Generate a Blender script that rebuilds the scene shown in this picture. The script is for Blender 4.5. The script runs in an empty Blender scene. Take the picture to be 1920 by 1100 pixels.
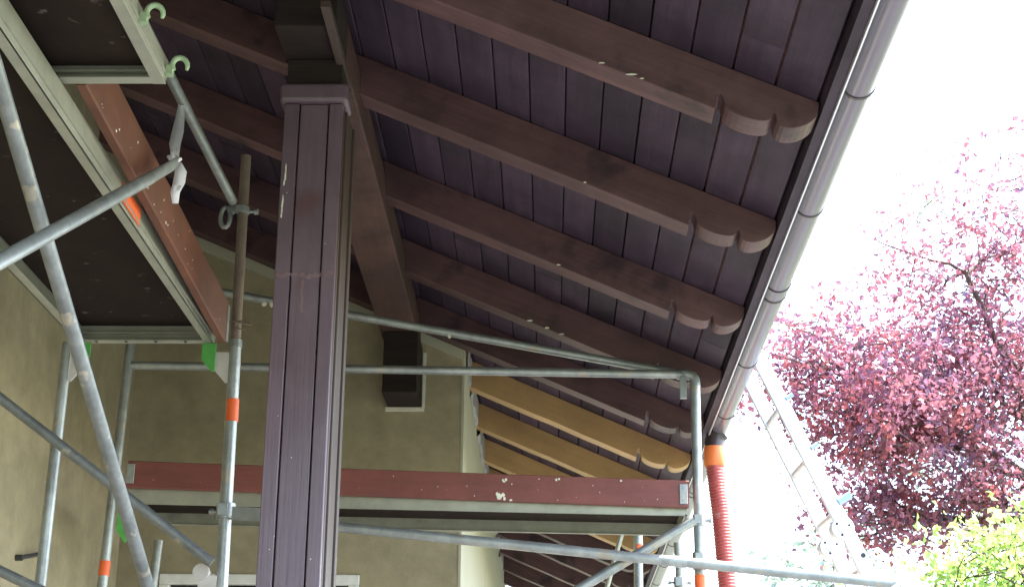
import bpy, bmesh, math, random
import numpy as np
from mathutils import Vector, Matrix
random.seed(7)
RNG = np.random.default_rng(11)
S = bpy.context.scene
COL = S.collection
EYE = 1.6                                  # eye height above the ground

# ------------------------------------------------------------------ camera
cam_d = bpy.data.cameras.new('camera')
cam_d.sensor_width = 36.0
cam_d.lens = 56.15
cam_d.clip_start = 0.05
cam_d.clip_end = 2000
cam = bpy.data.objects.new('camera', cam_d)
COL.objects.link(cam)
_p, _y, _r = 0.33002, 0.02592, 0.01026     # pitch, yaw, roll
_f = Vector((-math.sin(_y)*math.cos(_p), math.cos(_y)*math.cos(_p), math.sin(_p)))
_x = Vector((math.cos(_y), math.sin(_y), 0)); _u = _x.cross(_f)
_rx = math.cos(_r)*_x + math.sin(_r)*_u
_uy = -math.sin(_r)*_x + math.cos(_r)*_u
cam.matrix_world = Matrix(((_rx.x, _uy.x, -_f.x, 0), (_rx.y, _uy.y, -_f.y, 0), (_rx.z, _uy.z, -_f.z, EYE), (0, 0, 0, 1)))
S.camera = cam

# ------------------------------------------------------------------ world, sun, exposure
SUN_EL, SUN_AZ = math.radians(58), math.radians(76)    # azimuth clockwise from +Y: over the garden on the right, a little ahead
w = bpy.data.worlds.new('World'); S.world = w; w.use_nodes = True
nt = w.node_tree; bg = nt.nodes['Background']
sky = nt.nodes.new('ShaderNodeTexSky'); sky.sky_type = 'NISHITA'; sky.sun_disc = False
sky.sun_elevation = SUN_EL; sky.sun_rotation = SUN_AZ
sky.dust_density = 2.5
nt.links.new(sky.outputs[0], bg.inputs[0]); bg.inputs[1].default_value = 0.15
sl = bpy.data.lights.new('sun', 'SUN'); sl.energy = 4.6; sl.angle = math.radians(0.5); sl.color = (1, 0.96, 0.88)
so = bpy.data.objects.new('sun', sl); COL.objects.link(so)
sd = Vector((math.sin(SUN_AZ)*math.cos(SUN_EL), math.cos(SUN_AZ)*math.cos(SUN_EL), math.sin(SUN_EL)))
so.rotation_euler = (-sd).to_track_quat('-Z', 'Y').to_euler(); so.location = sd*30
S.view_settings.view_transform = 'Standard'; S.view_settings.look = 'None'
S.view_settings.gamma = 1.0; S.view_settings.use_curve_mapping = False
S.view_settings.exposure = 3.35
S.render.engine = 'CYCLES'
S.cycles.max_bounces = 8; S.cycles.diffuse_bounces = 5

# ------------------------------------------------------------------ materials
def mat(name, base, var=None, rough=0.6, metal=0.0, scale=(8, 8, 8), amount=0.5, bump=0.0, bscale=None,
        detail=6.0, rnd=0.0, spots=None, trans=0.0, spec=0.5, rot=0.0, blot=None):
    """Principled with a noise mixed colour, fine bump, a per-object value shift and optional stains."""
    m = bpy.data.materials.new(name); m.use_nodes = True
    n = m.node_tree.nodes; l = m.node_tree.links; b = n['Principled BSDF']
    b.inputs['Roughness'].default_value = rough; b.inputs['Metallic'].default_value = metal
    b.inputs['Specular IOR Level'].default_value = spec
    tc = n.new('ShaderNodeTexCoord'); mp = n.new('ShaderNodeMapping'); mp.inputs['Scale'].default_value = scale
    oi = n.new('ShaderNodeObjectInfo')
    ml = n.new('ShaderNodeVectorMath'); ml.operation = 'SCALE'; ml.inputs[0].default_value = (37, 53, 71)
    l.new(oi.outputs['Random'], ml.inputs['Scale'])
    ad = n.new('ShaderNodeVectorMath'); ad.operation = 'ADD'
    l.new(tc.outputs['Object'], ad.inputs[0]); l.new(ml.outputs[0], ad.inputs[1])
    if rot:
        mr_ = n.new('ShaderNodeMapping'); mr_.inputs['Rotation'].default_value = (0, -rot, 0)
        l.new(ad.outputs[0], mr_.inputs['Vector']); ad = mr_
    l.new(ad.outputs[0], mp.inputs['Vector'])
    nz = n.new('ShaderNodeTexNoise'); nz.inputs['Scale'].default_value = 1.0; nz.inputs['Detail'].default_value = detail
    nz.inputs['Roughness'].default_value = 0.65
    l.new(mp.outputs[0], nz.inputs['Vector'])
    cr = n.new('ShaderNodeValToRGB'); cr.color_ramp.elements[0].position = 0.5-amount*0.4; cr.color_ramp.elements[1].position = 0.5+amount*0.4
    v = var if var else tuple(c*0.6 for c in base)
    cr.color_ramp.elements[0].color = (*v, 1); cr.color_ramp.elements[1].color = (*base, 1)
    l.new(nz.outputs['Fac'], cr.inputs[0]); out = cr.outputs[0]
    if spots:
        col, sc, thr, soft = spots
        n2 = n.new('ShaderNodeTexNoise'); n2.inputs['Scale'].default_value = sc; n2.inputs['Detail'].default_value = 5
        l.new(ad.outputs[0], n2.inputs['Vector'])
        mr = n.new('ShaderNodeMapRange'); mr.inputs[1].default_value = thr; mr.inputs[2].default_value = thr+soft
        l.new(n2.outputs['Fac'], mr.inputs[0])
        mx = n.new('ShaderNodeMix'); mx.data_type = 'RGBA'; mx.inputs['B'].default_value = (*col, 1)
        l.new(mr.outputs[0], mx.inputs['Factor']); l.new(out, mx.inputs['A']); out = mx.outputs['Result']
    if blot:                                                 # broad uneven staining
        lo, hi, bs = blot
        n4 = n.new('ShaderNodeTexNoise'); n4.inputs['Scale'].default_value = bs; n4.inputs['Detail'].default_value = 7; n4.inputs['Roughness'].default_value = 0.7
        l.new(ad.outputs[0], n4.inputs['Vector'])
        r4 = n.new('ShaderNodeMapRange'); r4.inputs[1].default_value = 0.3; r4.inputs[2].default_value = 0.7; r4.inputs[3].default_value = lo; r4.inputs[4].default_value = hi
        l.new(n4.outputs['Fac'], r4.inputs[0])
        h4 = n.new('ShaderNodeHueSaturation'); l.new(r4.outputs[0], h4.inputs['Value']); l.new(out, h4.inputs['Color']); out = h4.outputs[0]
    if rnd:
        hs = n.new('ShaderNodeHueSaturation'); mr = n.new('ShaderNodeMapRange')
        mr.inputs[3].default_value = 1-rnd; mr.inputs[4].default_value = 1+rnd
        l.new(oi.outputs['Random'], mr.inputs[0]); l.new(mr.outputs[0], hs.inputs['Value']); l.new(out, hs.inputs['Color']); out = hs.outputs[0]
    l.new(out, b.inputs['Base Color'])
    if bump:
        n3 = n.new('ShaderNodeTexNoise'); n3.inputs['Scale'].default_value = 1.0; n3.inputs['Detail'].default_value = 4
        mp3 = n.new('ShaderNodeMapping'); mp3.inputs['Scale'].default_value = bscale or tuple(4*s for s in scale)
        l.new(ad.outputs[0], mp3.inputs['Vector']); l.new(mp3.outputs[0], n3.inputs['Vector'])
        bp = n.new('ShaderNodeBump'); bp.inputs['Strength'].default_value = bump; bp.inputs['Distance'].default_value = 0.004
        l.new(n3.outputs['Fac'], bp.inputs['Height']); l.new(bp.outputs[0], b.inputs['Normal'])
    if trans:
        tr = n.new('ShaderNodeBsdfTranslucent'); l.new(out, tr.inputs['Color'])
        ms = n.new('ShaderNodeMixShader'); ms.inputs[0].default_value = trans
        l.new(b.outputs[0], ms.inputs[1]); l.new(tr.outputs[0], ms.inputs[2]); l.new(ms.outputs[0], n['Material Output'].inputs[0])
    return m

M = {}
ANG_ = math.radians(23.5)                  # roof slope
M['board'] = mat('dark_stained_boards', (0.056, 0.035, 0.053), (0.025, 0.016, 0.025), 0.6, spec=0.25, scale=(22, 1.2, 22), amount=0.8, bump=0.25, bscale=(90, 4, 90), rnd=0.3, blot=(0.55, 1.4, 3.0))
M['rafter'] = mat('brown_stained_rafters', (0.118, 0.060, 0.058), (0.058, 0.030, 0.032), 0.55, spec=0.35, scale=(1.6, 20, 20), amount=0.8, bump=0.3, bscale=(7, 80, 80), rnd=0.15, rot=ANG_, spots=((0.038, 0.022, 0.024), 5.0, 0.58, 0.12), blot=(0.6, 1.4, 2.2))
M['yellow'] = mat('raw_yellow_wood', (0.44, 0.275, 0.115), (0.33, 0.195, 0.08), 0.6, scale=(1.6, 18, 18), amount=0.9, bump=0.2, bscale=(7, 70, 70), rnd=0.1, rot=ANG_, blot=(0.75, 1.15, 2.5))
M['old_beam'] = mat('weathered_beam', (0.088, 0.045, 0.036), (0.046, 0.024, 0.020), 0.7, spec=0.25, scale=(20, 1.5, 20), amount=0.9, bump=0.4, bscale=(80, 6, 80), rnd=0.1, blot=(0.6, 1.4, 3.0))
M['dark_block'] = mat('shaded_old_timber', (0.034, 0.022, 0.018), (0.014, 0.010, 0.009), 0.85, spec=0.2, scale=(3, 22, 22), amount=0.9, bump=0.5, bscale=(12, 90, 90))  # shade on corbel and beam end is put into this darker timber colour
M['post'] = mat('glazed_post_boards', (0.142, 0.098, 0.116), (0.094, 0.060, 0.072), 0.34, scale=(26, 26, 1.3), amount=0.9, bump=0.25, bscale=(110, 110, 4), rnd=0.06, spots=((0.100, 0.052, 0.055), 3.2, 0.57, 0.10), blot=(0.75, 1.2, 2.5))  # blue skylight on the front is mixed into this stain colour
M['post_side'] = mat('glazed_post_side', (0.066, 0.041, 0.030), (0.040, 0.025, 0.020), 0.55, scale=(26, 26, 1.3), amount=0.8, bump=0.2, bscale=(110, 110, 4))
M['stain'] = mat('red_water_stain', (0.15, 0.075, 0.075), (0.17, 0.12, 0.14), 0.5, scale=(30, 30, 14), amount=0.5)
M['wall'] = mat('ochre_plaster', (0.355, 0.305, 0.190), (0.30, 0.256, 0.157), 0.95, scale=(2.2, 2.2, 1.2), amount=1.0, bump=0.35, bscale=(120, 120, 120), spots=((0.225, 0.188, 0.115), 1.1, 0.52, 0.3), blot=(0.78, 1.15, 7.0))
M['corner'] = mat('pale_lit_plaster', (0.45, 0.43, 0.32), (0.37, 0.35, 0.255), 0.95, scale=(3, 3, 2), amount=1.0, bump=0.3, bscale=(120, 120, 120))  # stronger light on the return wall is put into this lighter plaster
M['mortar'] = mat('grey_mortar', (0.36, 0.34, 0.31), (0.22, 0.21, 0.19), 0.95, scale=(30, 30, 30), amount=0.9, bump=0.8, bscale=(60, 60, 60))
M['steel'] = mat('galvanised_tube', (0.40, 0.42, 0.395), (0.20, 0.215, 0.21), 0.42, 0.55, scale=(22, 22, 22), amount=1.0, bump=0.12, bscale=(60, 60, 60), rnd=0.12, blot=(0.7, 1.25, 5.0), spots=((0.36, 0.33, 0.27), 14.0, 0.61, 0.05))
M['old_steel'] = mat('dull_old_tube', (0.27, 0.285, 0.28), (0.13, 0.14, 0.14), 0.5, 0.5, scale=(22, 22, 22), amount=1.0, bump=0.25, bscale=(60, 60, 60), rnd=0.1, blot=(0.6, 1.25, 6.0), spots=((0.36, 0.33, 0.27), 16.0, 0.60, 0.05))
M['rusty'] = mat('rusty_tube', (0.26, 0.20, 0.15), (0.15, 0.11, 0.085), 0.7, 0.25, scale=(30, 30, 30), amount=0.9, bump=0.3, bscale=(80, 80, 80))
M['alu'] = mat('dull_aluminium', (0.44, 0.44, 0.35), (0.25, 0.25, 0.20), 0.45, 0.45, scale=(10, 10, 10), amount=0.9, bump=0.15, bscale=(50, 50, 50), spots=((0.28, 0.26, 0.22), 6.0, 0.62, 0.1))  # yellow-green tint stands in for the plaster walls reflected in the metal
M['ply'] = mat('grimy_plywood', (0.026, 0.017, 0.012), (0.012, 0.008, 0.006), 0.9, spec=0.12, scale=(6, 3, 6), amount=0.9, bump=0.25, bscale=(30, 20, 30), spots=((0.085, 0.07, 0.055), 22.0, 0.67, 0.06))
M['red_board'] = mat('red_brown_toe_board', (0.200, 0.058, 0.044), (0.135, 0.040, 0.032), 0.62, scale=(3, 3, 26), amount=0.9, bump=0.3, bscale=(14, 14, 90), rnd=0.05, blot=(0.8, 1.2, 6.0))
M['orange_board'] = mat('orange_brown_toe_board', (0.165, 0.058, 0.028), (0.105, 0.036, 0.020), 0.62, scale=(14, 2, 14), amount=0.9, bump=0.3, bscale=(60, 10, 60), blot=(0.7, 1.2, 6.0))
M['paint'] = mat('dried_paint', (0.72, 0.69, 0.56), (0.6, 0.57, 0.45), 0.7, scale=(40, 40, 40))
M['tape'] = mat('orange_tape', (0.85, 0.15, 0.03), (0.72, 0.11, 0.03), 0.5, scale=(30, 30, 30))
M['green'] = mat('green_paint', (0.10, 0.42, 0.08), (0.07, 0.30, 0.06), 0.5, scale=(30, 30, 30))
M['white'] = mat('white_paint', (0.78, 0.77, 0.72), (0.64, 0.63, 0.58), 0.5, scale=(20, 20, 20))
M['claw'] = mat('green_lit_claw', (0.34, 0.46, 0.27), (0.24, 0.32, 0.19), 0.5, 0.2, scale=(30, 30, 30))  # green light falling on the metal claws is put into their colour
M['plate'] = mat('white_plate', (0.62, 0.58, 0.54), (0.5, 0.46, 0.42), 0.5, scale=(20, 20, 20))
M['strap'] = mat('white_plastic_strap', (0.88, 0.88, 0.90), (0.8, 0.8, 0.83), 0.35, scale=(30, 30, 30), trans=0.25)
M['gutter'] = mat('glare_tinted_gutter', (0.17, 0.15, 0.195), (0.145, 0.125, 0.165), 0.30, scale=(6, 2, 6), amount=1.0, bump=0.05, bscale=(30, 6, 30))  # bluish glare veil over the brown gutter is mixed into its colour
M['gutter_dark'] = mat('dark_gutter_seal', (0.065, 0.046, 0.050), None, 0.35)
M['drip'] = mat('bright_drip_edge', (0.80, 0.81, 0.83), (0.7, 0.7, 0.72), 0.35, 0.3)
M['hose'] = mat('red_corrugated_hose', (0.46, 0.085, 0.070), (0.34, 0.062, 0.055), 0.5, scale=(12, 12, 12), spots=((0.42, 0.22, 0.18), 12.0, 0.58, 0.15))
M['collar'] = mat('orange_hose_collar', (0.85, 0.22, 0.06), (0.75, 0.18, 0.05), 0.4, scale=(12, 12, 12))
M['ladder'] = mat('ladder_aluminium', (0.74, 0.74, 0.74), (0.62, 0.62, 0.62), 0.38, 0.3, scale=(8, 8, 8))
M['blue'] = mat('blue_plastic', (0.30, 0.42, 0.75), (0.26, 0.36, 0.65), 0.4)
M['black'] = mat('black_iron', (0.03, 0.03, 0.03), (0.02, 0.02, 0.02), 0.6)
M['glass'] = mat('dark_pane', (0.02, 0.02, 0.022), None, 0.05, spec=0.6)
M['tile'] = mat('clay_tile', (0.30, 0.13, 0.08), (0.2, 0.08, 0.05), 0.8)
M['paving'] = mat('grey_paving', (0.085, 0.088, 0.098), (0.055, 0.057, 0.064), 0.9, scale=(3, 3, 3), amount=1.0, bump=0.3)
M['lawn'] = mat('lawn', (0.045, 0.058, 0.024), (0.028, 0.038, 0.016), 0.95, scale=(4, 4, 4), amount=1.0, bump=0.6)
M['bark'] = mat('dark_bark', (0.10, 0.065, 0.055), (0.05, 0.034, 0.03), 0.9, scale=(12, 12, 4), bump=0.6)
M['plum_leaf'] = mat('plum_leaf', (0.36, 0.105, 0.110), (0.125, 0.075, 0.140), 0.25, scale=(4.5, 4.5, 4.5), amount=0.35, trans=0.36)  # purple imitates leaves in shadow, pinkish red the lit ones, mixed by noise
M['green_leaf'] = mat('fresh_green_leaf', (0.44, 0.56, 0.18), (0.17, 0.32, 0.05), 0.45, scale=(3, 3, 3), amount=0.8, trans=0.45)
M['needle'] = mat('grey_green_leaf', (0.26, 0.34, 0.26), (0.18, 0.24, 0.18), 0.5, scale=(2, 2, 2), trans=0.3)

# ------------------------------------------------------------------ mesh helpers (z given above eye level unless said otherwise)
def V3(p): return Vector((p[0], p[1], p[2]+EYE))

class MB:
    def __init__(self): self.v = []; self.f = []; self.smooth = []
    def add(self, vs, fs, smooth=False):
        o = len(self.v); self.v += [tuple(x) for x in vs]
        self.f += [tuple(i+o for i in f) for f in fs]; self.smooth += [smooth]*len(fs)
    def box(self, a, b):                                     # axis aligned, corners above eye level
        x0, y0, z0 = a; x1, y1, z1 = b
        vs = [V3((x, y, z)) for z in (z0, z1) for y in (y0, y1) for x in (x0, x1)]
        self.add(vs, [(0, 2, 3, 1), (4, 5, 7, 6), (0, 1, 5, 4), (2, 6, 7, 3), (0, 4, 6, 2), (1, 3, 7, 5)])
    def bar(self, p, q, wx, h, side=None, rel=True, up=None, cham=0.0):   # box along p-q; wx across, h along 'up'
        p, q = (V3(p), V3(q)) if rel else (Vector(p), Vector(q))
        d = (q-p).normalized()
        up = Vector(up) if up else Vector((0, 0, 1))
        s = d.cross(up).normalized(); u = s.cross(d).normalized()
        a, b = wx/2, h/2; c = min(cham, a*.6, b*.6)
        if c > 0: prof = [(-a+c, -b), (a-c, -b), (a, -b+c), (a, b-c), (a-c, b), (-a+c, b), (-a, b-c), (-a, -b+c)]
        else: prof = [(-a, -b), (a, -b), (a, b), (-a, b)]
        n = len(prof)
        vs = [p+s*x+u*y for x, y in prof]+[q+s*x+u*y for x, y in prof]
        self.add(vs, [tuple(range(n))]+[tuple(n+i for i in reversed(range(n)))]+[(i, i+n, (i+1) % n+n, (i+1) % n) for i in range(n)])
    def tube(self, pts, r, n=14, caps=True, rel=True, bore=0.0):          # swept round tube; r number or list
        P = [V3(p) if rel else Vector(p) for p in pts]
        R = r if isinstance(r, (list, tuple)) else [r]*len(P)
        d0 = (P[1]-P[0]).normalized()
        ref = Vector((0, 0, 1)) if abs(d0.z) < 0.9 else Vector((1, 0, 0))
        a = d0.cross(ref).normalized(); vs = []
        for i, p in enumerate(P):
            d = (P[min(i+1, len(P)-1)]-P[max(i-1, 0)]).normalized()
            a = (a-d*a.dot(d)).normalized(); b = d.cross(a)
            for k in range(n):
                t = 2*math.pi*k/n; vs.append(p+(a*math.cos(t)+b*math.sin(t))*R[i])
        fs = [(i*n+k, i*n+(k+1) % n, (i+1)*n+(k+1) % n, (i+1)*n+k) for i in range(len(P)-1) for k in range(n)]
        self.add(vs, fs, True)
        if caps:
            m = len(P)-1
            self.add([vs[k] for k in range(n)], [tuple(reversed(range(n)))]); self.add([vs[m*n+k] for k in range(n)], [tuple(range(n))])
    def prism(self, poly, y0, y1):                           # polygon in (x, z above eye) pushed along Y
        n = len(poly); vs = [V3((x, y0, z)) for x, z in poly]+[V3((x, y1, z)) for x, z in poly]
        self.add(vs, [tuple(range(n)), tuple(n+i for i in reversed(range(n)))]+[(i, i+n, (i+1) % n+n, (i+1) % n) for i in range(n)])
    def mesh(self, name, m):
        me = bpy.data.meshes.new(name); me.from_pydata(self.v, [], self.f)
        me.polygons.foreach_set('use_smooth', self.smooth); me.materials.append(m)
        bm = bmesh.new(); bm.from_mesh(me); bmesh.ops.recalc_face_normals(bm, faces=bm.faces); bm.to_mesh(me); bm.free()
        me.update(); return me
    def build(self, name, m, parent=None, kind=None, label=None):
        o = bpy.data.objects.new(name, self.mesh(name, m)); COL.objects.link(o)
        if parent: adopt(o, parent)
        if kind: o['kind'] = kind
        if label: o['label'] = label
        return o

def adopt(o, parent):
    o.parent = parent; o.matrix_parent_inverse = world_of(parent).inverted()
def world_of(o):
    m = Matrix.LocRotScale(o.location, o.rotation_euler, o.scale)
    return (world_of(o.parent) @ o.matrix_parent_inverse @ m) if o.parent else m
def tag(o, label, cat, group=None):
    o['label'] = label; o['category'] = cat
    if group: o['group'] = group
    return o
def thing(name, label, cat, loc, group=None):
    o = bpy.data.objects.new(name, None); o.empty_display_size = 0.1; COL.objects.link(o)
    o.location = V3(loc); return tag(o, label, cat, group)
def box(a, b): m = MB(); m.box(a, b); return m
def bar(*a, **k): m = MB(); m.bar(*a, **k); return m
def tube(*a, **k): m = MB(); m.tube(*a, **k); return m
def lerp(p, q, t): return tuple(a+(b-a)*t for a, b in zip(p, q))
def bevel(o, w, seg=2):
    md = o.modifiers.new('edge', 'BEVEL'); md.width = w; md.segments = seg; md.limit_method = 'ANGLE'; md.angle_limit = math.radians(40)
    return o

# ------------------------------------------------------------------ ground
def sheet(name, x0, y0, x1, y1, zabs, m):
    me = bpy.data.meshes.new(name); me.from_pydata([(x0, y0, zabs), (x1, y0, zabs), (x1, y1, zabs), (x0, y1, zabs)], [], [(0, 1, 2, 3)])
    me.materials.append(m); o = bpy.data.objects.new(name, me); COL.objects.link(o); o['kind'] = 'structure'; return o
sheet('ground', -600, -600, 600, 600, 0.0, M['lawn'])
sheet('paved_terrace', -2.2, -6, 3.4, 8.2, 0.004, M['paving'])
sheet('garden_path', -0.4, 8.2, 3.4, 22, 0.004, M['paving'])

# ------------------------------------------------------------------ roof
ANG = math.radians(23.5); TAN = math.tan(ANG)
def soffit(x): return 2.21-(x-0.5)*TAN
Y0, Y1 = 1.0, 17.0
roof = thing('porch_roof', 'sloping underside of dark wooden roof with rafters and scalloped eaves', 'roof', (0.0, 8.0, soffit(0)))
# boards: one shared mesh, laid edge to edge with a chamfered joint
PITCH, THICK = 0.135, 0.022
def board_mesh(length):
    a, c, g = PITCH/2-0.0032, 0.0022, THICK
    prof = [(-a+c, 0), (a-c, 0), (a, c), (a, g), (-a, g), (-a, c)]
    vs = [(x*math.cos(ANG)+z*math.sin(ANG), y, -x*math.sin(ANG)+z*math.cos(ANG)) for y in (0, length) for x, z in prof]
    n = 6; fs = [tuple(range(n)), tuple(n+i for i in reversed(range(n)))]+[(i, (i+1) % n, (i+1) % n+n, i+n) for i in range(n)]
    me = bpy.data.meshes.new('ceiling_board'); me.from_pydata(vs, [], [tuple(reversed(f)) for f in fs]); me.materials.append(M['board'])
    bm = bmesh.new(); bm.from_mesh(me); bmesh.ops.recalc_face_normals(bm, faces=bm.faces); bm.to_mesh(me); bm.free(); return me
meshes = {}
for k in range(34):
    s = 0.316-PITCH*(k+0.5); x = 0.5+s*math.cos(ANG)
    cuts = [Y0, Y0+[5.86, 3.1, 4.45][k % 3]]
    while cuts[-1] < Y1-0.5: cuts.append(min(Y1, cuts[-1]+[5.5, 4.6][k % 2]))
    for a, b in zip(cuts, cuts[1:]):
        L = round(b-a-0.003, 3)
        if L not in meshes: meshes[L] = board_mesh(L)
        o = bpy.data.objects.new('ceiling_board', meshes[L]); COL.objects.link(o)
        dz = random.uniform(-0.0015, 0.0015)
        o.location = V3((x, a, soffit(x)+dz)); adopt(o, roof)
# covering over the boards
mb = MB(); xa, xb = -3.75, 0.86
mb.prism([(xa, soffit(xa)+0.03), (xb, soffit(xb)+0.03), (xb, soffit(xb)+0.11), (xa, soffit(xa)+0.11)], Y0, Y1)
mb.prism([(xa, soffit(xa)+0.002), (xb, soffit(xb)+0.002), (xb, soffit(xb)+0.11), (xa, soffit(xa)+0.11)], -2.6, Y0-0.004)  # unseen slab behind the camera, extended to darken the porch ceiling
mb.build('tile_covering', M['tile'], roof)
# rafters
DEP, WID = 0.155, 0.11
def lobe(x0, x1, d0, d1, dep, n=11):
    out = []
    for k in range(n+1):
        a = math.pi*k/n; t = (1-math.cos(a))/2; out.append((x0+(x1-x0)*t, d0+(d1-d0)*t+dep*math.sin(a)**0.75))
    return out
TAIL = [(0.485, 0.155), (0.490, 0.108), (0.500, 0.094), (0.511, 0.104)]+lobe(0.514, 0.655, 0.118, 0.100, 0.036)+[(0.658, 0.092), (0.661, 0.092)]+lobe(0.664, 0.793, 0.098, 0.012, 0.056)[:-1]+[(0.794, 0.002)]
def rafter_mesh(x0, m, seed):
    r = random.Random(seed)
    n = 10; low = [(x0+(0.40-x0)*i/n, DEP+r.uniform(-0.002, 0.002)) for i in range(n+1)]
    poly = [(x0, soffit(x0)-0.001)]+[(x, soffit(x)-d) for x, d in low+TAIL]
    mb = MB(); mb.prism(poly, 0, WID); return mb.mesh('rafter', m)
RY = [4.32, 5.27, 6.24, 7.17, 8.04, 8.87, 9.80, 10.74, 11.66, 12.58, 13.50, 14.42, 15.34, 16.26]
rm = {(lng, y): rafter_mesh(-3.5 if lng else -0.62, M['yellow'] if y else M['rafter'], 3+lng+2*y) for lng in (0, 1) for y in (0, 1)}
for i, y in enumerate(RY):
    ye = 5 <= i <= 8
    o = bpy.data.objects.new('rafter', rm[(1 if i < 5 else 0, 1 if ye else 0)]); COL.objects.link(o)
    o.location = (0, y, 0); adopt(o, roof)
    bevel(o, 0.003, 1)
    if ye: o['label'] = 'unpainted yellow rafter with scalloped end'
# fascia strip and drip edge
box((0.797, Y0, 2.040), (0.829, Y1, 2.118)).build('fascia_board', M['board'], roof)
box((0.8305, Y0, 2.030), (0.8355, Y1, 2.125)).build('drip_edge', M['drip'], roof)

# ------------------------------------------------------------------ house
XL, YW, XR = -2.235, 8.2, -0.473
house = thing('house', 'ochre plastered house walls of a recessed porch under the dark roof', 'house', (-1.4, 9.0, -EYE))
def gable(mb, x0, x1, y0, y1, zb, drop=0.006):
    mb.prism([(x0, zb), (x1, zb), (x1, soffit(x1)-drop), (x0, soffit(x0)-drop)], y0, y1)
# back wall with a window opening
wx0, wx1, wz1 = -2.01, -0.98, 1.285
mb = MB(); gable(mb, XL, wx0, YW, YW+0.3, -EYE); gable(mb, wx1, XR-0.001, YW, YW+0.3, -EYE); gable(mb, wx0, wx1, YW, YW+0.3, wz1); mb.box((wx0, YW, -EYE), (wx1, YW+0.3, 0.1))
bw = mb.build('back_wall', M['wall'], house)
mb = MB(); mb.prism([(XL-0.3, -EYE), (XL, -EYE), (XL, soffit(XL)-0.006), (XL-0.3, soffit(XL-0.3)-0.006)], -1.0, YW+0.3); mb.build('side_wall', M['wall'], house)
mb = MB(); mb.prism([(XR-0.3, -EYE), (XR, -EYE), (XR, soffit(XR)-0.006), (XR-0.3, soffit(XR-0.3)-0.006)], YW+0.3, Y1)
mb.build('return_wall', M['corner'], house)
mb = MB(); mb.prism([(XR-0.001, -EYE), (XR+0.012, -EYE), (XR+0.012, soffit(XR)-0.2), (XR-0.001, soffit(XR)-0.2)], YW-0.004, YW+0.32); mb.build('corner_render', M['corner'], house)
# mortar band under the rafter that meets the wall, and patches between the rafters
mb = MB(); mb.prism([(XL+0.01, soffit(XL+.01)-DEP-0.055), (XR, soffit(XR)-DEP-0.045), (XR, soffit(XR)-DEP+0.03), (XL+0.01, soffit(XL+.01)-DEP+0.03)], YW-0.022, YW-0.001)
mb.build('mortar_band', M['corner'], house)
for i in range(5, 13):
    ya, yb = RY[i-1]+WID+0.004, RY[i]-0.004
    if ya < YW+.33: ya = YW+.33
    mb = MB(); n = 9; xs = XR
    top = soffit(XR)-0.01
    vs = []; fs = []
    for k in range(n+1):
        y = ya+(yb-ya)*k/n; z = top-0.15-random.uniform(0, 0.05); t = random.uniform(0.006, 0.022)
        vs += [V3((xs+0.001, y, top)), V3((xs+t, y, top-0.02)), V3((xs+t, y, z+0.02)), V3((xs+0.001, y, z))]
    for k in range(n):
        a = 4*k
        fs += [(a+j, a+j+1, a+j+5, a+j+4) for j in range(3)]
    mb.add(vs, fs); mb.build('mortar_patch', M['mortar'], house)
# window
fr = MB(); f = 0.055; ys, ye = YW-0.012, YW+0.06
fr.box((wx0, ys, wz1-f), (wx1, ye, wz1-0.001)); fr.box((wx0, ys, 0.1), (wx0+f, ye, wz1-f)); fr.box((wx1-f, ys, 0.1), (wx1, ye, wz1-f)); fr.box((wx0+f, ys, 0.1), (wx1-f, ye, 0.1+f))
win = bevel(fr.build('window', M['white'], house), 0.006)
box((wx0+f, YW+0.02, 0.155), (wx1-f, YW+0.03, wz1-f)).build('pane', M['glass'], win)
box((wx0-0.06, YW-0.05, 0.04), (wx1+0.06, YW-0.001, 0.10)).build('sill', M['mortar'], win)
# iron hook on the side wall
mb = MB(); mb.tube([(XL, 6.62, 1.10), (XL+0.03, 6.62, 1.10)], 0.013, 8); mb.tube([(XL+0.02, 6.62, 1.10), (XL+0.035, 6.76, 1.135), (XL+0.02, 6.90, 1.165)], 0.009, 8)
mb.build('wall_hook', M['black'], house)

# ------------------------------------------------------------------ beam on the post
beam = thing('roof_beam', 'heavy brown roof beam running from the post into the wall pocket', 'beam', (-0.8, 4.72, 2.48))
bevel(box((-0.890, 4.88, 2.500), (-0.699, YW-0.001, 2.655)).build('timber', M['old_beam'], beam), 0.006)
bevel(box((-0.905, 4.62, 2.4995), (-0.700, 4.878, 2.665)).build('end_block', M['dark_block'], beam), 0.006)
bevel(box((-0.868, 7.90, 2.171), (-0.690, YW-0.001, 2.498)).build('corbel', M['dark_block'], beam), 0.005)
mb = MB(); mb.bar((-0.7125, 4.45, 2.487), (-0.7125, 5.03, 2.487), 0.030, 0.022); mb.build('lath', M['post_side'], beam)
mb = MB()
mb.box((-0.878, YW-0.012, 2.148), (-0.672, YW-0.002, 2.168)); mb.box((-0.684, YW-0.012, 2.168), (-0.668, YW-0.002, 2.47))
mb.build('mortar_rim', M['paint'], beam)

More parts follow.
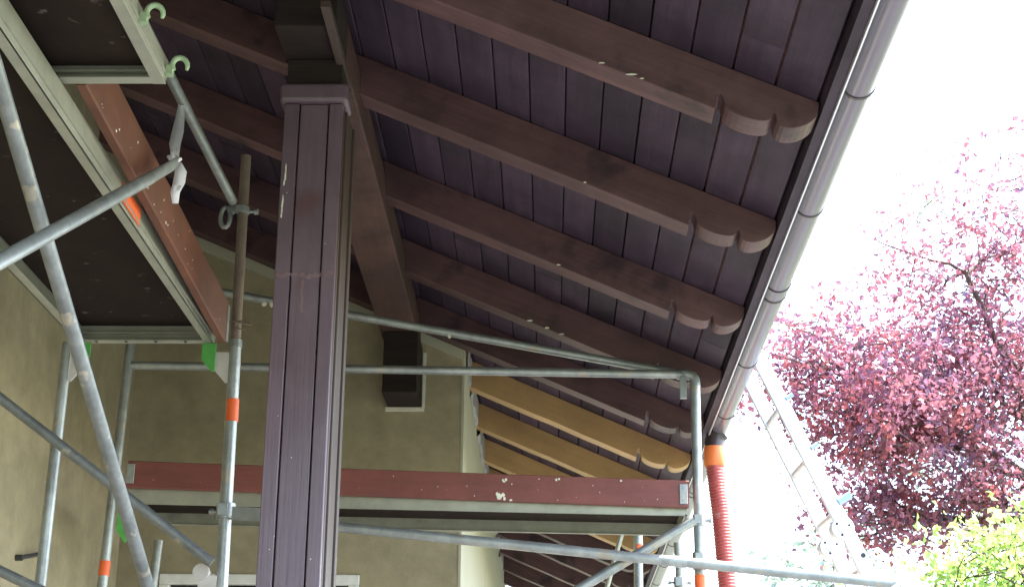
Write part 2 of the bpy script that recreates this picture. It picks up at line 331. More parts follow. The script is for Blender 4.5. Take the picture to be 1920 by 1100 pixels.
# ------------------------------------------------------------------ porch post
post = thing('porch_post', 'square porch post clad in dark stained boards with purplish skylight tint and vertical grooves', 'post', (-0.79, 4.97, -EYE))
yf = 4.85
for x0, x1, y0 in ((-0.895, -0.846, yf), (-0.842, -0.749, yf+0.006), (-0.744, -0.700, yf)):
    bevel(box((x0, y0, -EYE), (x1, yf+0.028, 2.333)).build('front_board', M['post'], post), 0.003)
box((-0.890, yf+0.029, -EYE), (-0.706, yf+0.22, 2.33)).build('core', M['dark_block'], post)
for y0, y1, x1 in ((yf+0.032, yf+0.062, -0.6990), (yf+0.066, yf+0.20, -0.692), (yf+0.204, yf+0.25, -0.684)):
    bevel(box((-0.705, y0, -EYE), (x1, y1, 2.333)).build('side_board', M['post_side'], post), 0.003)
bevel(box((-0.912, yf-0.02, 2.335), (-0.682, yf+0.11, 2.402)).build('cap', M['post'], post), 0.012, 3)
bevel(box((-0.892, yf-0.004, 2.404), (-0.706, yf+0.22, 2.498)).build('saddle_block', M['dark_block'], post), 0.004)
# dried drips on the left board and a few specks
mb = MB()
def blob(mb, c, rx, rz, ax='y', t=0.003, n=8, rr=random):
    cs = V3(c); ring = []
    for k in range(n):
        a = 2*math.pi*k/n; s = rr.uniform(0.7, 1.15)
        d = Vector((math.cos(a)*rx*s, 0, math.sin(a)*rz*s)) if ax == 'y' else Vector((0, math.cos(a)*rx*s, math.sin(a)*rz*s))
        ring.append(cs+d)
    off = Vector((0, -t, 0)) if ax == 'y' else Vector((t, 0, 0))
    mb.add(ring+[cs+off], [(k, (k+1) % n, n) for k in range(n)], True)
for z, h in ((2.10, 0.018), (2.075, 0.025), (2.045, 0.012), (1.985, 0.022), (1.965, 0.02), (1.945, 0.012), (1.93, 0.009)):
    blob(mb, (-0.881+random.uniform(-0.004, 0.003), yf-0.0005, z), 0.0032, h)
for i in range(7):
    blob(mb, (random.uniform(-0.89, -0.705), yf-0.0005, random.uniform(0.7, 2.3)), 0.0018, 0.002)
mb.build('paint_drips', M['paint'], post, kind='stuff')
mb = MB()
for i in range(16): blob(mb, (-0.886+0.0113*i, yf-(0.0006 if (i < 4 or i > 13) else -0.0052), 1.725+random.uniform(-0.006, 0.006)), 0.011, random.uniform(0.004, 0.010), t=0.0008)
for i in range(9): blob(mb, (-0.803+random.uniform(-.003, .003), yf+0.0052, 1.70-0.012*i), 0.006, 0.010, t=0.0008)
mb.build('water_stain', M['stain'], post, kind='stuff')

# ------------------------------------------------------------------ gutter and hose
gutter = thing('gutter', 'brown half round gutter running along the eave', 'gutter', (0.893, 8.0, 2.03))
GX, GZ, GR = 0.889, 2.086, 0.049
def trough(y0, y1, r, th=0.003, n=16, lip=False):
    mb = MB(); prof = []
    for k in range(n+1):
        a = math.pi+math.pi*k/n; prof.append((GX+math.cos(a)*r, GZ+math.sin(a)*r))
    if lip:
        for k in range(5):
            a = -math.pi/2*0+k*math.pi/3.2; prof.append((GX+r+0.008-math.cos(a)*0.008, GZ+math.sin(a)*0.008))
    inner = [(GX+(x-GX)*(1-th/r), GZ+(z-GZ)*(1-th/r)+0.0005) for x, z in prof]
    poly = prof+inner[::-1]; m = len(poly)
    vs = [V3((x, y, z)) for y in (y0, y1) for x, z in poly]
    mb.add(vs, [(i, (i+1) % m, (i+1) % m+m, i+m) for i in range(m)], True)
    q = len(prof)
    mb.add(vs, [(i, i+1, m-2-i, m-1-i) for i in range(q-1)]+[(m+i, m+m-1-i, m+m-2-i, m+i+1) for i in range(q-1)])
    return mb
cuts = [Y0, 5.96, 9.9, 13.9, Y1]
for a, b in zip(cuts, cuts[1:]): trough(a, b-0.002, GR).build('gutter_section', M['gutter'], gutter)
for y in cuts[1:-1]:
    trough(y-0.035, y+0.035, GR+0.003, 0.0025, lip=False).build('joint_sleeve', M['gutter'], gutter)
    trough(y-0.040, y-0.0355, GR+0.0042, 0.004, lip=False).build('joint_seal', M['gutter_dark'], gutter)
for k in range(13):
    y = 4.205+0.925*k
    mb = trough(y-0.006, y+0.006, GR+0.0032, 0.003, lip=False)
    mb.box((0.8362, y-0.010, 2.083), (0.8392, y+0.010, 2.122))
    mb.build('gutter_bracket', M['gutter_dark'], gutter)
YH = 8.25
outl = tube([(0.885, YH, 2.050), (0.872, YH, 2.03), (0.866, YH, 2.00), (0.864, YH, 1.955)], [0.058, 0.054, 0.0535, 0.0535], 20).build('outlet', M['gutter_dark'], gutter)
hose = thing('drain_hose', 'red corrugated drain hose with orange collar hanging from gutter outlet', 'hose', (0.93, YH, -EYE))
tube([(0.8635, YH, 1.972), (0.8625, YH, 1.955), (0.861, YH, 1.880), (0.861, YH, 1.868)], [0.0560, 0.0560, 0.0560, 0.050], 20).build('collar', M['collar'], hose)
cl = [(1.868, 0.861), (1.75, 0.870), (1.62, 0.883), (1.45, 0.893), (1.24, 0.905), (0.9, 0.93), (0.4, 0.95), (-0.5, 0.95), (-1.59, 0.94)]
zz = np.array([c[0] for c in cl])[::-1]; xx = np.array([c[1] for c in cl])[::-1]
pts, rad = [], []; z = 1.868; k = 0
while z > -1.59:
    x = float(np.interp(z, zz, xx)); pts.append((x, YH, z)); rad.append((0.0475, 0.0475, 0.0435, 0.0435)[k % 4]); z -= 0.0042; k += 1
tube(pts, rad, 16).build('corrugated_pipe', M['hose'], hose)

# ------------------------------------------------------------------ scaffolding parts
G_POLE = 'upright poles of the scaffolding'; G_TUBE = 'horizontal and sloping tubes of the scaffolding'
G_DECK = 'scaffold platforms'; G_TOE = 'toe boards of the scaffolding'
R = 0.0225
def band(parent, p, q, r, m='tape', name='orange_tape_band'): tube([p, q], r, 16).build(name, M[m], parent)
def coupler(parent, c, axis=(0, 0, 1), r=0.029, h=0.045, arm=None, name='coupler'):
    a = Vector(axis).normalized(); c = Vector(c); mb = MB()
    mb.tube([c-a*h/2, c-a*h/2*0.6, c+a*h/2*0.6, c+a*h/2], [r*0.96, r, r, r*0.96], 14)
    s = a.cross(Vector((0, 1, 0))); s = s.normalized() if s.length > .1 else Vector((1, 0, 0))
    t = a.cross(s).normalized()
    mb.bar(c+t*r*1.0-s*0.012, c+t*r*1.0+s*0.020, 0.020, h*0.8, up=a)
    mb.tube([c-s*(r+0.028)-t*0.012, c-s*(r*0.7)-t*0.012], 0.006, 8); mb.tube([c-s*(r+0.030)-t*0.012, c-s*(r+0.016)-t*0.012], 0.011, 6)
    mb.tube([c+s*(r*0.7)-t*0.012, c+s*(r+0.024)-t*0.012], 0.006, 8); mb.tube([c+s*(r+0.012)-t*0.012, c+s*(r+0.026)-t*0.012], 0.011, 6)
    if arm: mb.bar(arm[0], arm[1], 0.010, 0.044, up=(0, 0, 1))
    return mb.build(name, M['steel'], parent)
def pole(name, label, top, bot, r=R, mat='steel', group=G_POLE):
    t = thing(name, label, 'scaffold pole', (bot[0], bot[1], -EYE), group)
    d = Vector(top)-Vector(bot); k = (-EYE-bot[2])/d.z; foot = tuple(Vector(bot)+d*k)
    tube([foot, bot, top], r, 16).build('shaft', M[mat], t); return t
def rail(name, label, a, b, r=R, cat='scaffold tube', mat='steel', rings=(), extra=None):
    t = thing(name, label, cat, lerp(a, b, 0.5), G_TUBE)
    tube([a, b], r, 16).build('shaft', M[mat], t)
    for u in rings:
        p = lerp(a, b, u); q = lerp(a, b, u+0.03)
        tube([p, q], r+0.0018, 14).build('weld_ring', M[mat], t)
    return t

# --- near scaffold (left)
p1 = pole('scaffold_pole', 'pole with a rusty upper tube and orange tape beside the porch post', (-1.121, 5.4, 1.665), (-1.112, 5.4, 0.801), 0.0225)
tube([(-1.1205, 5.4, 1.60), (-1.129, 5.4, 2.385)], 0.0185, 14).build('rusty_extension', M['rusty'], p1)
tube([(-1.1205, 5.4, 1.645), (-1.1213, 5.4, 1.672)], 0.0245, 14).build('end_ring', M['steel'], p1)
band(p1, (-1.1160, 5.4, 1.375), (-1.1170, 5.4, 1.455), 0.0237)
mb = MB(); ring = [(-1.118+0.030*math.cos(a)+0.026, 5.375, 1.722+0.016*math.sin(a)) for a in [k*math.pi/7 for k in range(12)]]
mb.tube([(-1.16, 5.385, 1.735), (-1.12, 5.372, 1.733)]+ring, 0.0028, 6); mb.build('locking_pin', M['rusty'], p1)
coupler(p1, (-1.1265, 5.4, 2.168), r=0.0235, h=0.026, name='clamp')
mb = MB(); cx, cz = -1.188, 2.14
loop = [(cx+0.018*math.cos(a), 5.395, cz+0.040*math.sin(a)) for a in [k*2*math.pi/14 for k in range(15)]]
mb.tube(loop, 0.0085, 8); mb.bar((-1.18, 5.395, 2.170), (-1.13, 5.395, 2.172), 0.02, 0.022); mb.build('hook_catch', M['steel'], p1)
coupler(p1, (-1.1135, 5.4, 1.060), r=0.034, h=0.052, arm=((-1.10, 5.385, 1.052), (-0.955, 5.36, 1.040)), name='tie_clamp')
mb = MB(); mb.bar((-1.185, 5.375, 0.805), (-1.125, 5.38, 0.805), 0.03, 0.058); mb.tube([(-1.175, 5.35, 0.845), (-1.175, 5.40, 0.845)], 0.028, 14); mb.build('brace_catch', M['plate'], p1)
p2 = pole('scaffold_pole', 'grey pole standing nearest the left plaster wall', (-1.720, 5.4, 1.66), (-1.7285, 5.4, 0.797), 0.0195)

# decks
def deck(name, label, x0, x1, y0, y1, zb, fr_h, fr_w, tilt=0.0, rib=True):
    t = thing(name, label, 'scaffold platform', ((x0+x1)/2, (y0+y1)/2, zb), G_DECK)
    z = lambda x: zb+(x-x0)*tilt
    def beamX(y, s):                                         # end beam along X, flange towards the deck
        mb = MB(); a, b = (x0, y, z(x0)), (x1, y, z(x1))
        mb.bar((x0, y+s*0.004, z(x0)+fr_h/2), (x1, y+s*0.004, z(x1)+fr_h/2), 0.006, fr_h, cham=0.001)
        mb.bar((x0, y+s*fr_w/2, z(x0)+0.004), (x1, y+s*fr_w/2, z(x1)+0.004), fr_w, 0.006, cham=0.001)
        if rib: mb.bar((x0, y+s*fr_w*0.55, z(x0)+fr_h*0.42), (x1, y+s*fr_w*0.55, z(x1)+fr_h*0.42), 0.008, 0.006)
        return mb
    def beamY(x, s):
        mb = MB()
        mb.bar((x+s*0.004, y0, z(x)+fr_h/2), (x+s*0.004, y1, z(x)+fr_h/2), 0.006, fr_h, cham=0.001)
        mb.bar((x+s*fr_w/2, y0, z(x)+0.003), (x+s*fr_w/2, y1, z(x)+0.003), fr_w, 0.006, cham=0.001)
        mb.bar((x+s*-0.001, y0, z(x)+0.022), (x+s*-0.001, y1, z(x)+0.022), 0.006, 0.008)
        return mb
    for y, s in ((y0, 1), (y1, -1)): beamX(y, s).build('end_beam', M['alu'], t)
    for x, s in ((x0, 1), (x1, -1)): beamY(x, s).build('side_beam', M['alu'], t)
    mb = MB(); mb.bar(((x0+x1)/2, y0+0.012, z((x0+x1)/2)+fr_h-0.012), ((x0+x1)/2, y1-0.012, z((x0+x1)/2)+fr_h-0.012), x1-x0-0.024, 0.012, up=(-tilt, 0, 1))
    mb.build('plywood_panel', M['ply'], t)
    return t
d1 = deck('scaffold_deck', 'long platform with grimy plywood underside and an orange sticker on its rail', -1.675, -1.188, 2.55, 5.37, 1.650, 0.080, 0.034)
mb = MB(); mb.bar((-1.1855, 4.06, 1.688), (-1.1855, 4.26, 1.688), 0.002, 0.052); mb.build('orange_sticker', M['tape'], d1)
def hookplate(parent, x, y, z, m, w=0.055, h=0.11, flip=1, name='hook_plate'):
    mb = MB(); prof = [(0, 0), (w, 0), (w, -h*0.96), (w*0.82, -h), (0, -h*0.58)]
    if flip < 0: prof = [(w-a, b) for a, b in prof]
    mb.prism([(x+a, z+b) for a, b in prof], y, y+0.006); bevel(mb.build(name, M[m], parent), 0.002)
hookplate(d1, -1.229, 5.355, 1.648, 'green', 0.05, 0.105, 1, 'green_hook')
hookplate(d1, -1.187, 5.385, 1.625, 'plate', 0.052, 0.115, 1, 'white_hook')
hookplate(d1, -1.668, 5.355, 1.648, 'green', 0.045, 0.085, -1, 'green_hook')
hookplate(d1, -1.700, 5.385, 1.625, 'plate', 0.045, 0.11, -1, 'white_hook')
for i in range(4):
    mb = MB(); x = -1.60+i*0.105; mb.tube([(x, 5.340, 1.6485), (x, 5.340, 1.6465)], 0.006, 8); mb.build('rivet', M['black'], d1)
d2 = deck('scaffold_deck', 'short upper platform with two curved claws beside the rafters', -1.44, -0.940, 2.0, 3.500, 1.737, 0.062, 0.032)
for y in (3.225, 3.485):
    mb = MB(); pts = []
    for k in range(11):
        a = math.radians(215-k*24); pts.append((-0.906+0.018*math.cos(a), y+0.004*math.cos(a), 1.778+0.022*math.sin(a)))
    mb.tube(pts, [0.007]*8+[0.0065, 0.0055, 0.004], 8); mb.bar((-0.938, y, 1.765), (-0.922, y, 1.765), 0.020, 0.024)
    mb.build('claw', M['claw'], d2)

def specks(parent, pts, ax): 
    mb = MB()
    for c, r in pts: blob(mb, c, r, r*random.uniform(0.8, 1.4), ax, t=0.002)
    mb.build('paint_specks', M['paint'], parent, kind='stuff')
# toe board of the near platform
t1 = thing('toe_board', 'orange brown toe board sloping up along the near platform', 'toe board', (-1.15, 4.4, 1.66), G_TOE)
mb = MB(); mb.bar((-1.152, 3.512, 1.738+0.074), (-1.152, 5.325, 1.640+0.074), 0.030, 0.148, cham=0.004); mb.build('plank', M['orange_board'], t1)
def on1(y, h): return (-1.1365, y, 1.738-(y-3.512)*0.054+h)
specks(t1, [(on1(random.uniform(3.6, 5.3), random.choice([random.uniform(0.004, 0.03), random.uniform(0.01, 0.14)])), random.uniform(0.0015, 0.0045)) for i in range(24)], 'x')
mb = MB(); mb.bar((-1.1355, 5.318, 1.645), (-1.1355, 5.318, 1.775), 0.030, 0.003, up=(1, 0, 0)); mb.build('end_plate', M['steel'], t1)

# old paint flecks on the rafter edges
mb = MB()
for x, y, rx, rz in ((0.150, 4.3195, 0.010, 0.003), (0.238, 4.3195, 0.017, 0.003), (0.27, 4.3195, 0.008, 0.0025), (-0.935, 5.2695, 0.010, 0.009), (-0.955, 5.2695, 0.008, 0.004), (0.12, 5.2695, 0.006, 0.003), (0.03, 6.2395, 0.009, 0.003), (-0.02, 7.1695, 0.012, 0.006), (-0.10, 7.1695, 0.016, 0.005), (0.05, 7.1695, 0.014, 0.004)):
    blob(mb, (x, y, soffit(x)-DEP+0.005), rx, rz)
mb.build('paint_flecks', M['paint'], roof, kind='stuff')

# rails and braces of the near scaffold
g = rail('scaffold_tube', 'thin rail running forward from the curved claws to the rusty pole clamp', (-1.166, 2.9, 2.189), (-1.158, 5.36, 2.189), 0.017)
b_ = thing('loose_brace', 'pale brace with a flattened end tied up by a white strap', 'scaffold tube', (-1.1, 3.8, 1.6), G_TUBE)
A, B = Vector((-1.185, 3.2, 1.167)), Vector((-1.069, 4.15, 1.808))
A0 = A-(B-A)*0.35
e = lambda t: tuple(A+(B-A)*t)
tube([tuple(A0), e(0), e(0.82)], 0.0178, 16).build('shaft', M['steel'], b_)
mb = MB(); d = (B-A).normalized(); sv = d.cross(Vector((0.95, 0.1, -0.3))).normalized(); nv = d.cross(sv).normalized(); secs = []
for t, wv, hv in ((0.80, 0.0178, 0.0178), (0.86, 0.0200, 0.012), (0.92, 0.0215, 0.006), (1.0, 0.0215, 0.0045), (1.03, 0.0150, 0.0045)):
    c = A+(B-A)*t; secs += [V3(c+sv*wv*math.cos(2*math.pi*k/14)+nv*hv*math.sin(2*math.pi*k/14)) for k in range(14)]
mb.add(secs, [(i*14+k, i*14+(k+1) % 14, (i+1)*14+(k+1) % 14, (i+1)*14+k) for i in range(4) for k in range(14)]+[tuple(4*14+k for k in range(14))], True)
mb.build('flattened_end', M['steel'], b_)
# strap
st = thing('strap', 'white plastic strap knotted from the thin rail to the loose brace', 'strap', (-1.12, 4.3, 2.0))
def ribbon(pts, ws, tw):
    mb = MB(); vs = []
    for (p, wd, a) in zip(pts, ws, tw):
        p = V3(p); d = Vector((math.cos(a), math.sin(a)*0.8, 0.15*math.sin(3*a)))*wd/2; n = Vector((-math.sin(a), math.cos(a), 0))*0.0008
        vs += [p-d-n, p+d-n, p+d+n, p-d+n]
    n = len(pts); mb.add(vs, [(4*i+j, 4*i+(j+1) % 4, 4*i+4+(j+1) % 4, 4*i+4+j) for i in range(n-1) for j in range(4)]+[(0, 1, 2, 3), tuple(4*(n-1)+j for j in range(4))], True); return mb
ribbon([(-1.166, 4.565, 2.213), (-1.163, 4.54, 2.195), (-1.160, 4.52, 2.165), (-1.148, 4.47, 2.10), (-1.128, 4.38, 2.015), (-1.108, 4.28, 1.93), (-1.088, 4.215, 1.868), (-1.078, 4.185, 1.835)],
       [0.022, 0.028, 0.021, 0.028, 0.036, 0.036, 0.025, 0.020], [0.3, 0.2, 0.5, 0.2, 0.0, -0.2, 0.3, 0.8]).build('upper_band', M['strap'], st)
ribbon([(-1.070, 4.19, 1.83), (-1.060, 4.188, 1.80), (-1.062, 4.185, 1.765), (-1.070, 4.182, 1.735), (-1.066, 4.18, 1.700)], [0.020, 0.034, 0.036, 0.028, 0.017], [0.5, 0.1, -0.1, 0.2, 0.4]).build('loose_tail', M['strap'], st)
mb = MB(); mb.tube([(-1.094, 4.165, 1.838), (-1.082, 4.155, 1.828), (-1.068, 4.160, 1.824), (-1.060, 4.175, 1.835)], [0.005, 0.0105, 0.0105, 0.005], 8)
mb.tube([(-1.083, 4.158, 1.845), (-1.077, 4.152, 1.828), (-1.076, 4.158, 1.808)], [0.004, 0.009, 0.004], 8); mb.build('knot', M['strap'], st)
a_ = rail('brace_tube', 'thick steep brace crossing in front of the plywood platform', (-1.2635, 2.9, 1.82), (-1.158, 4.95, 0.50), 0.0195, mat='old_steel')
c_ = rail('brace_tube', 'brace falling rightward from the left edge to the white catch plate', (-2.05, 5.18, 1.536), (-1.135, 5.33, 0.872), 0.0175, mat='old_steel', rings=(0.62,))
d_ = rail('brace_tube', 'short stretch of brace in the bottom left corner', (-2.1, 5.2, 0.952), (-1.35, 5.22, 0.62), 0.0175, mat='old_steel')

# --- far scaffold
f1 = pole('scaffold_pole', 'dark topped pole in the corner at the left end of red board', (-1.9275, 7.0, 2.55), (-1.966, 7.0, 1.035), 0.0225)
band(f1, (-1.9645, 7.0, 1.085), (-1.962, 7.0, 1.150), 0.0238)
hookplate(f1, -1.925, 6.99, 1.36, 'green', 0.05, 0.13, 1, 'green_hook')
f2 = pole('scaffold_pole', 'bright pole under the rail elbow at the right end of red board', (0.6535, 7.0, 1.985), (0.650, 7.0, 1.052), 0.0225)
coupler(f2, (0.650, 7.0, 1.165), h=0.075, r=0.031)
mb = MB(); mb.tube([(0.57, 7.0, 2.012), (0.615, 7.0, 2.012), (0.640, 7.0, 2.004), (0.6525, 7.0, 1.985), (0.6535, 7.0, 1.955)], 0.0245, 14); mb.bar((0.598, 6.985, 1.995), (0.598, 6.985, 1.895), 0.03, 0.022, up=(0, 1, 0)); mb.tube([(0.60, 6.968, 2.01), (0.60, 6.976, 2.01)], 0.010, 8)
mb.build('elbow', M['steel'], f2)
band(f2, (0.650, 7.0, 1.02), (0.650, 7.0, 1.105), 0.0237)
coupler(f2, (0.6515, 7.0, 1.345), h=0.05, r=0.028, name='brace_clamp')
f3 = pole('scaffold_pole', 'dim back pole just behind the bright right pole', (0.600, 7.55, 1.345), (0.617, 7.6, 1.0), 0.019)
coupler(f3, (0.606, 7.57, 1.16), h=0.05, r=0.027)
f4 = pole('scaffold_pole', 'back pole with orange tape below the right end of far platform', (0.456, 8.3, 1.60), (0.453, 8.3, 1.2), 0.0235)
band(f4, (0.4565, 8.3, 1.40), (0.4572, 8.3, 1.465), 0.0247)
f5 = pole('scaffold_pole', 'pale back pole near the window top left of the porch', (-1.862, 7.52, 1.335), (-1.872, 7.52, 1.14), 0.0225)
r1 = rail('guard_rail', 'lower guard rail running level into the elbow above red board', (-1.93, 7.0, 2.047), (0.585, 7.0, 2.012), 0.0195)
r2 = rail('guard_rail', 'upper guard rail slanting down from behind the post to the elbow', (-1.90, 7.045, 2.482), (0.615, 7.045, 2.024), 0.0195)
specks(r2, [((-1.335, 7.024, 2.353), 0.016), ((-0.47, 7.024, 2.198), 0.010), ((-1.30, 7.024, 2.350), 0.012)], 'y')
le = rail('ledger_tube', 'long tube crossing below the red board and out past the hose', (-0.97, 6.925, 1.297), (1.500, 6.925, 1.058), 0.0225, rings=(0.60,))
tube([(1.497, 6.925, 1.0583), (1.62, 6.925, 1.046)], 0.0150, 12).build('spigot', M['white'], le)
mb = MB(); mb.bar((1.46, 6.90, 1.09), (1.53, 6.90, 1.035), 0.004, 0.022); mb.bar((1.46, 6.897, 1.035), (1.53, 6.897, 1.085), 0.004, 0.020); mb.build('tape_knot', M['white'], le)
fb = rail('brace_tube', 'brace climbing to the bright right pole under the far platform', (-0.10, 6.975, 0.905), (0.630, 6.975, 1.338), 0.0215)
th = rail('brace_tube', 'thin pale tube leaning beside the orange taped back pole', (0.375, 8.32, 1.54), (0.05, 8.32, 0.4), 0.0125, mat='alu')
d3 = deck('scaffold_deck', 'far platform under the red board in front of back wall', -1.880, 0.600, 6.972, 7.47, 1.400, 0.074, 0.012, tilt=-0.0165, rib=False)
t2 = thing('toe_board', 'red brown toe board with cream paint splashes along the far platform', 'toe board', (-0.65, 6.95, 1.42), G_TOE)
mb = MB(); mb.bar((-1.885, 6.952, 1.528), (0.607, 6.952, 1.449), 0.028, 0.120, cham=0.003); mb.build('plank', M['red_board'], t2)
def on2(x, h): return (x, 6.9365, 1.466-(x+1.885)*0.0317+h)
sp = [(on2(random.uniform(-1.8, 0.55), random.uniform(0.012, 0.11)), random.uniform(0.001, 0.003)) for i in range(26)]
sp += [(on2(-0.226+dx, dz), r) for dx, dz, r in ((0, 0.02, 0.013), (0.016, 0.028, 0.010), (-0.01, 0.031, 0.009), (0.022, 0.012, 0.007), (0.05, 0.006, 0.007), (0.02, 0.088, 0.006), (0.028, 0.096, 0.006), (0.014, 0.094, 0.005), (0.25, 0.104, 0.006), (0.262, 0.108, 0.005), (0.535, 0.110, 0.005))]
specks(t2, sp, 'y')
mb = MB()
for x, z in ((-1.868, 1.53), (0.583, 1.452)): mb.bar((x, 6.9355, z-0.045), (x, 6.9355, z+0.042), 0.003, 0.034, up=(1, 0, 0))
mb.build('end_plates', M['plate'], t2) if False else None
for x, z in ((-1.868, 1.53), (0.583, 1.450)):
    mb = MB(); mb.bar((x, 6.9355, z-0.045), (x, 6.9355, z+0.042), 0.034, 0.004, up=(0, 1, 0), cham=0.001)
    for dz in (-0.028, 0.028): mb.tube([(x, 6.934, z+dz), (x, 6.930, z+dz)], 0.006, 8)
    mb.build('end_plate', M['steel'], t2)

# ------------------------------------------------------------------ ladder against the gutter
lad = thing('ladder', 'white folding ladder with round hinges leaning against the gutter', 'ladder', (1.9, 7.25, -EYE))
def atline(a, b, z): t = (z-a[2])/(b[2]-a[2]); return lerp(a, b, t)
N0, N1 = (1.018, 7.1, 1.985), (1.336, 7.1, 1.272)           # near stile centre line
F0, F1 = (1.052, 7.43, 1.887), (1.283, 7.43, 1.366)
na, nb = atline(N0, N1, 2.16), atline(N0, N1, -1.58); fa, fb2 = atline(F0, F1, 2.12), atline(F0, F1, -1.58)
mb = MB(); mb.bar(na, nb, 0.026, 0.068, up=(0, 1, 0), cham=0.003)
def stile(p, q):
    mb = MB(); mb.bar(p, q, 0.066, 0.025, up=(0, 1, 0), cham=0.004); return mb.build('stile', M['ladder'], lad)
stile(na, nb); stile(fa, fb2)
for k in range(13):
    z = 1.885-0.245*k
    p = atline(N0, N1, z); q = atline(F0, F1, z+0.004)
    mb = MB(); mb.bar((p[0]-0.012, p[1]+0.012, p[2]), (q[0]-0.012, q[1]-0.012, q[2]), 0.026, 0.030, cham=0.006); mb.build('rung', M['ladder'], lad)
for (L0, L1, y, zc) in ((N0, N1, 7.085, 1.325), (F0, F1, 7.415, 1.300)):
    p = atline(L0, L1, zc)
    mb = MB(); mb.tube([(p[0]-0.02, y-0.030, zc), (p[0]-0.02, y-0.026, zc), (p[0]-0.02, y+0.03, zc)], [0.046, 0.052, 0.052], 24); mb.tube([(p[0]-0.02, y-0.040, zc), (p[0]-0.02, y-0.029, zc)], 0.022, 16)
    h = mb.build('hinge', M['ladder'], lad)
    for k in range(3):
        a = k*2.1+0.4; mb = MB(); c = (p[0]-0.02+0.031*math.cos(a), y-0.033, zc+0.031*math.sin(a)); mb.tube([c, (c[0], y-0.028, c[2])], 0.006, 8); mb.build('bolt', M['black'], h)
p = atline(N0, N1, 1.21); mb = MB(); mb.tube([(p[0]+0.018, 7.083, p[2]), (p[0]+0.018, 7.088, p[2])], 0.011, 12); mb.build('pin_hole', M['black'], lad)
for zc, s in ((1.93, 0.7), (1.70, 0.7), (1.455, 1.25)):
    p = atline(N0, N1, zc); mb = MB(); mb.bar((p[0]+0.030, 7.09, p[2]-0.008), (p[0]+0.030+0.045*s, 7.09, p[2]+0.020*s), 0.03, 0.026*s, cham=0.006); mb.build('blue_clip', M['blue'], lad)

# ------------------------------------------------------------------ trees
def leaves(lobes, size, flat=0.0, seed=1):
    """lobes: (centre, radii, clumps, leaves per clump, clump radius) -> one mesh of small folded leaves"""
    g = np.random.default_rng(seed); C = []; T = []
    for c, r, nc, nl, cr in lobes:
        u = g.normal(size=(nc, 3)); u /= np.linalg.norm(u, axis=1)[:, None]; u *= (g.random(nc)**0.45)[:, None]
        cen = np.array(c)+(u*0.85+g.normal(size=(nc, 3))*0.20)*np.array(r)
        k = g.poisson(nl*(0.4+1.2*g.random(nc)))
        cc = np.repeat(cen, k, axis=0); tw = g.normal(size=(nc, 3))*np.array([1, 1, 0.6]); tw /= np.linalg.norm(tw, axis=1)[:, None]       # leaves strung along a twig
        T.append(np.stack([cen-tw*cr*2.2-(cen-np.array(c))*0.25, cen, cen+tw*cr*2.0], 1))
        C.append(cc+np.repeat(tw, k, axis=0)*(g.normal(size=(len(cc), 1))*cr*1.5)+g.normal(size=cc.shape)*cr*0.42)
    C = np.concatenate(C); n = len(C)
    a = g.normal(size=(n, 3)); a /= np.linalg.norm(a, axis=1)[:, None]
    b = g.normal(size=(n, 3)); b -= a*(a*b).sum(1)[:, None]; b /= np.linalg.norm(b, axis=1)[:, None]
    nn = np.cross(a, b); L = size*(0.5+1.1*g.random(n)**1.5)[:, None]; W = L*0.32
    v = np.stack([C-a*L*0.5, C+b*W+nn*W*0.4, C+a*L*0.5, C-b*W+nn*W*0.4], 1).reshape(-1, 3)
    i = np.arange(n)*4
    f = np.stack([np.stack([i, i+1, i+2], 1), np.stack([i, i+2, i+3], 1)], 1).reshape(-1, 3)
    return v, f, np.concatenate(T)
def leaf_obj(name, lobes, size, m, parent, seed):
    v, f, T = leaves(lobes, size, seed=seed); v[:, 2] += EYE
    mb = MB()
    for t in T: mb.tube([tuple(q) for q in t], [0.007, 0.005, 0.002], 3, caps=False)
    mb.build('twigs', M['bark'], parent, kind='stuff')
    me = bpy.data.meshes.new(name); me.from_pydata(v.tolist(), [], f.tolist()); me.materials.append(m); me.update()
    o = bpy.data.objects.new(name, me); COL.objects.link(o); adopt(o, parent); return o
def limb(mb, a, b, r0, r1, wob, rr, n=7):
    a, b = Vector(a), Vector(b); pts = []
    for k in range(n+1):
        t = k/n; p = a.lerp(b, t); s = math.sin(math.pi*t)
        pts.append(tuple(p+Vector((rr.uniform(-1, 1), rr.uniform(-1, 1), rr.uniform(-.5, .8)))*wob*s))
    mb.tube(pts, [r0+(r1-r0)*k/n for k in range(n+1)], 7)
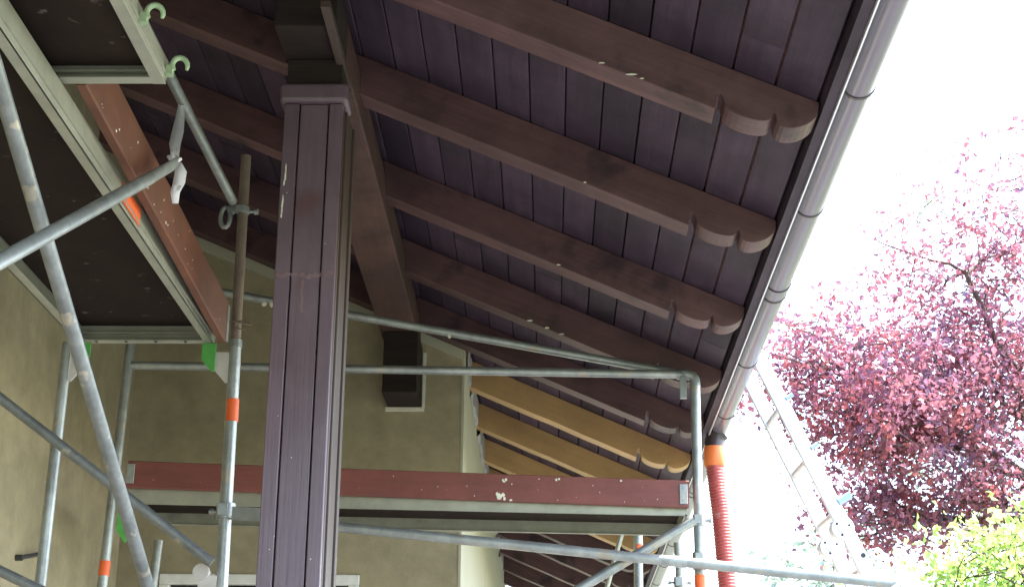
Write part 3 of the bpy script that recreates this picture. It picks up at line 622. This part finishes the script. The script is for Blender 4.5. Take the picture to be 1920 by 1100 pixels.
def tree(name, label, base, fork, lobes, size, m, r0, seed):
    rr = random.Random(seed); t = thing(name, label, 'tree', (base[0], base[1], -EYE))
    mb = MB(); limb(mb, (base[0], base[1], -EYE), fork, r0, r0*0.7, 0.08, rr); mb.build('trunk', M['bark'], t)
    mb = MB()
    for c, r, nc, nl, cr in lobes:
        if nl < 35: continue
        limb(mb, fork, c, r0*0.42, r0*0.14, 0.12, rr)
        for k in range(6):
            u = Vector((rr.uniform(-1, 1), rr.uniform(-1, 1), rr.uniform(-.6, 1))).normalized()
            limb(mb, lerp(fork, c, rr.uniform(0.6, 1)), tuple(Vector(c)+Vector((u.x*r[0], u.y*r[1], u.z*r[2]))*0.9), r0*0.13, r0*0.03, 0.06, rr, 5)
    mb.build('limbs', M['bark'], t)
    leaf_obj('crown', lobes, size, m, t, seed); return t
plum = [((3.0, 13.2, 3.45), (1.0, 1.1, 0.80), 130, 84, 0.16), ((3.55, 13.7, 2.85), (0.85, 0.8, 0.45), 42, 70, 0.15), ((3.9, 13.8, 3.95), (1.3, 1.2, 0.80), 120, 70, 0.17), ((2.42, 13.3, 3.95), (0.75, 0.8, 0.55), 52, 46, 0.14),
        ((3.6, 13.2, 4.75), (1.2, 1.0, 0.55), 60, 36, 0.14), ((4.3, 13.2, 5.3), (0.95, 1.0, 0.75), 46, 32, 0.14), ((2.80, 13.6, 2.68), (0.50, 0.5, 0.38), 32, 60, 0.12), ((4.7, 14.0, 3.8), (0.9, 1.0, 0.8), 50, 60, 0.16), ((2.15, 13.2, 3.5), (0.45, 0.5, 0.5), 24, 34, 0.12)]
tree('plum_tree', 'purple leaved plum tree with pinkish sunlit leaves right of gutter', (5.6, 14.4), (5.0, 14.2, 2.6), plum, 0.052, M['plum_leaf'], 0.14, 5)
grn = [((3.25, 11.2, 1.86), (0.8, 0.7, 0.35), 48, 36, 0.12), ((2.75, 11.3, 1.46), (0.65, 0.6, 0.3), 36, 34, 0.12), ((3.8, 11.5, 2.08), (0.6, 0.6, 0.4), 38, 36, 0.12), ((3.2, 11.4, 1.1), (1.0, 0.7, 0.4), 44, 34, 0.13)]
tree('green_shrub_tree', 'bright yellow green leafy tree in the lower right corner', (3.4, 11.6), (3.4, 11.5, 0.7), grn, 0.058, M['green_leaf'], 0.07, 9)
con = [((3.3, 19.5, 3.0), (0.9, 0.8, 0.6), 24, 26, 0.2), ((2.6, 19.5, 2.1), (0.9, 0.8, 0.6), 26, 26, 0.2), ((4.6, 19.5, 4.6), (1.0, 0.9, 1.2), 26, 24, 0.2), ((4.9, 19.5, 8.2), (0.4, 0.5, 0.7), 6, 9, 0.18)]
tree('background_tree', 'pale grey green tree far behind the plum tree', (4.4, 19.6), (4.3, 19.6, 2.2), con, 0.10, M['needle'], 0.12, 13)
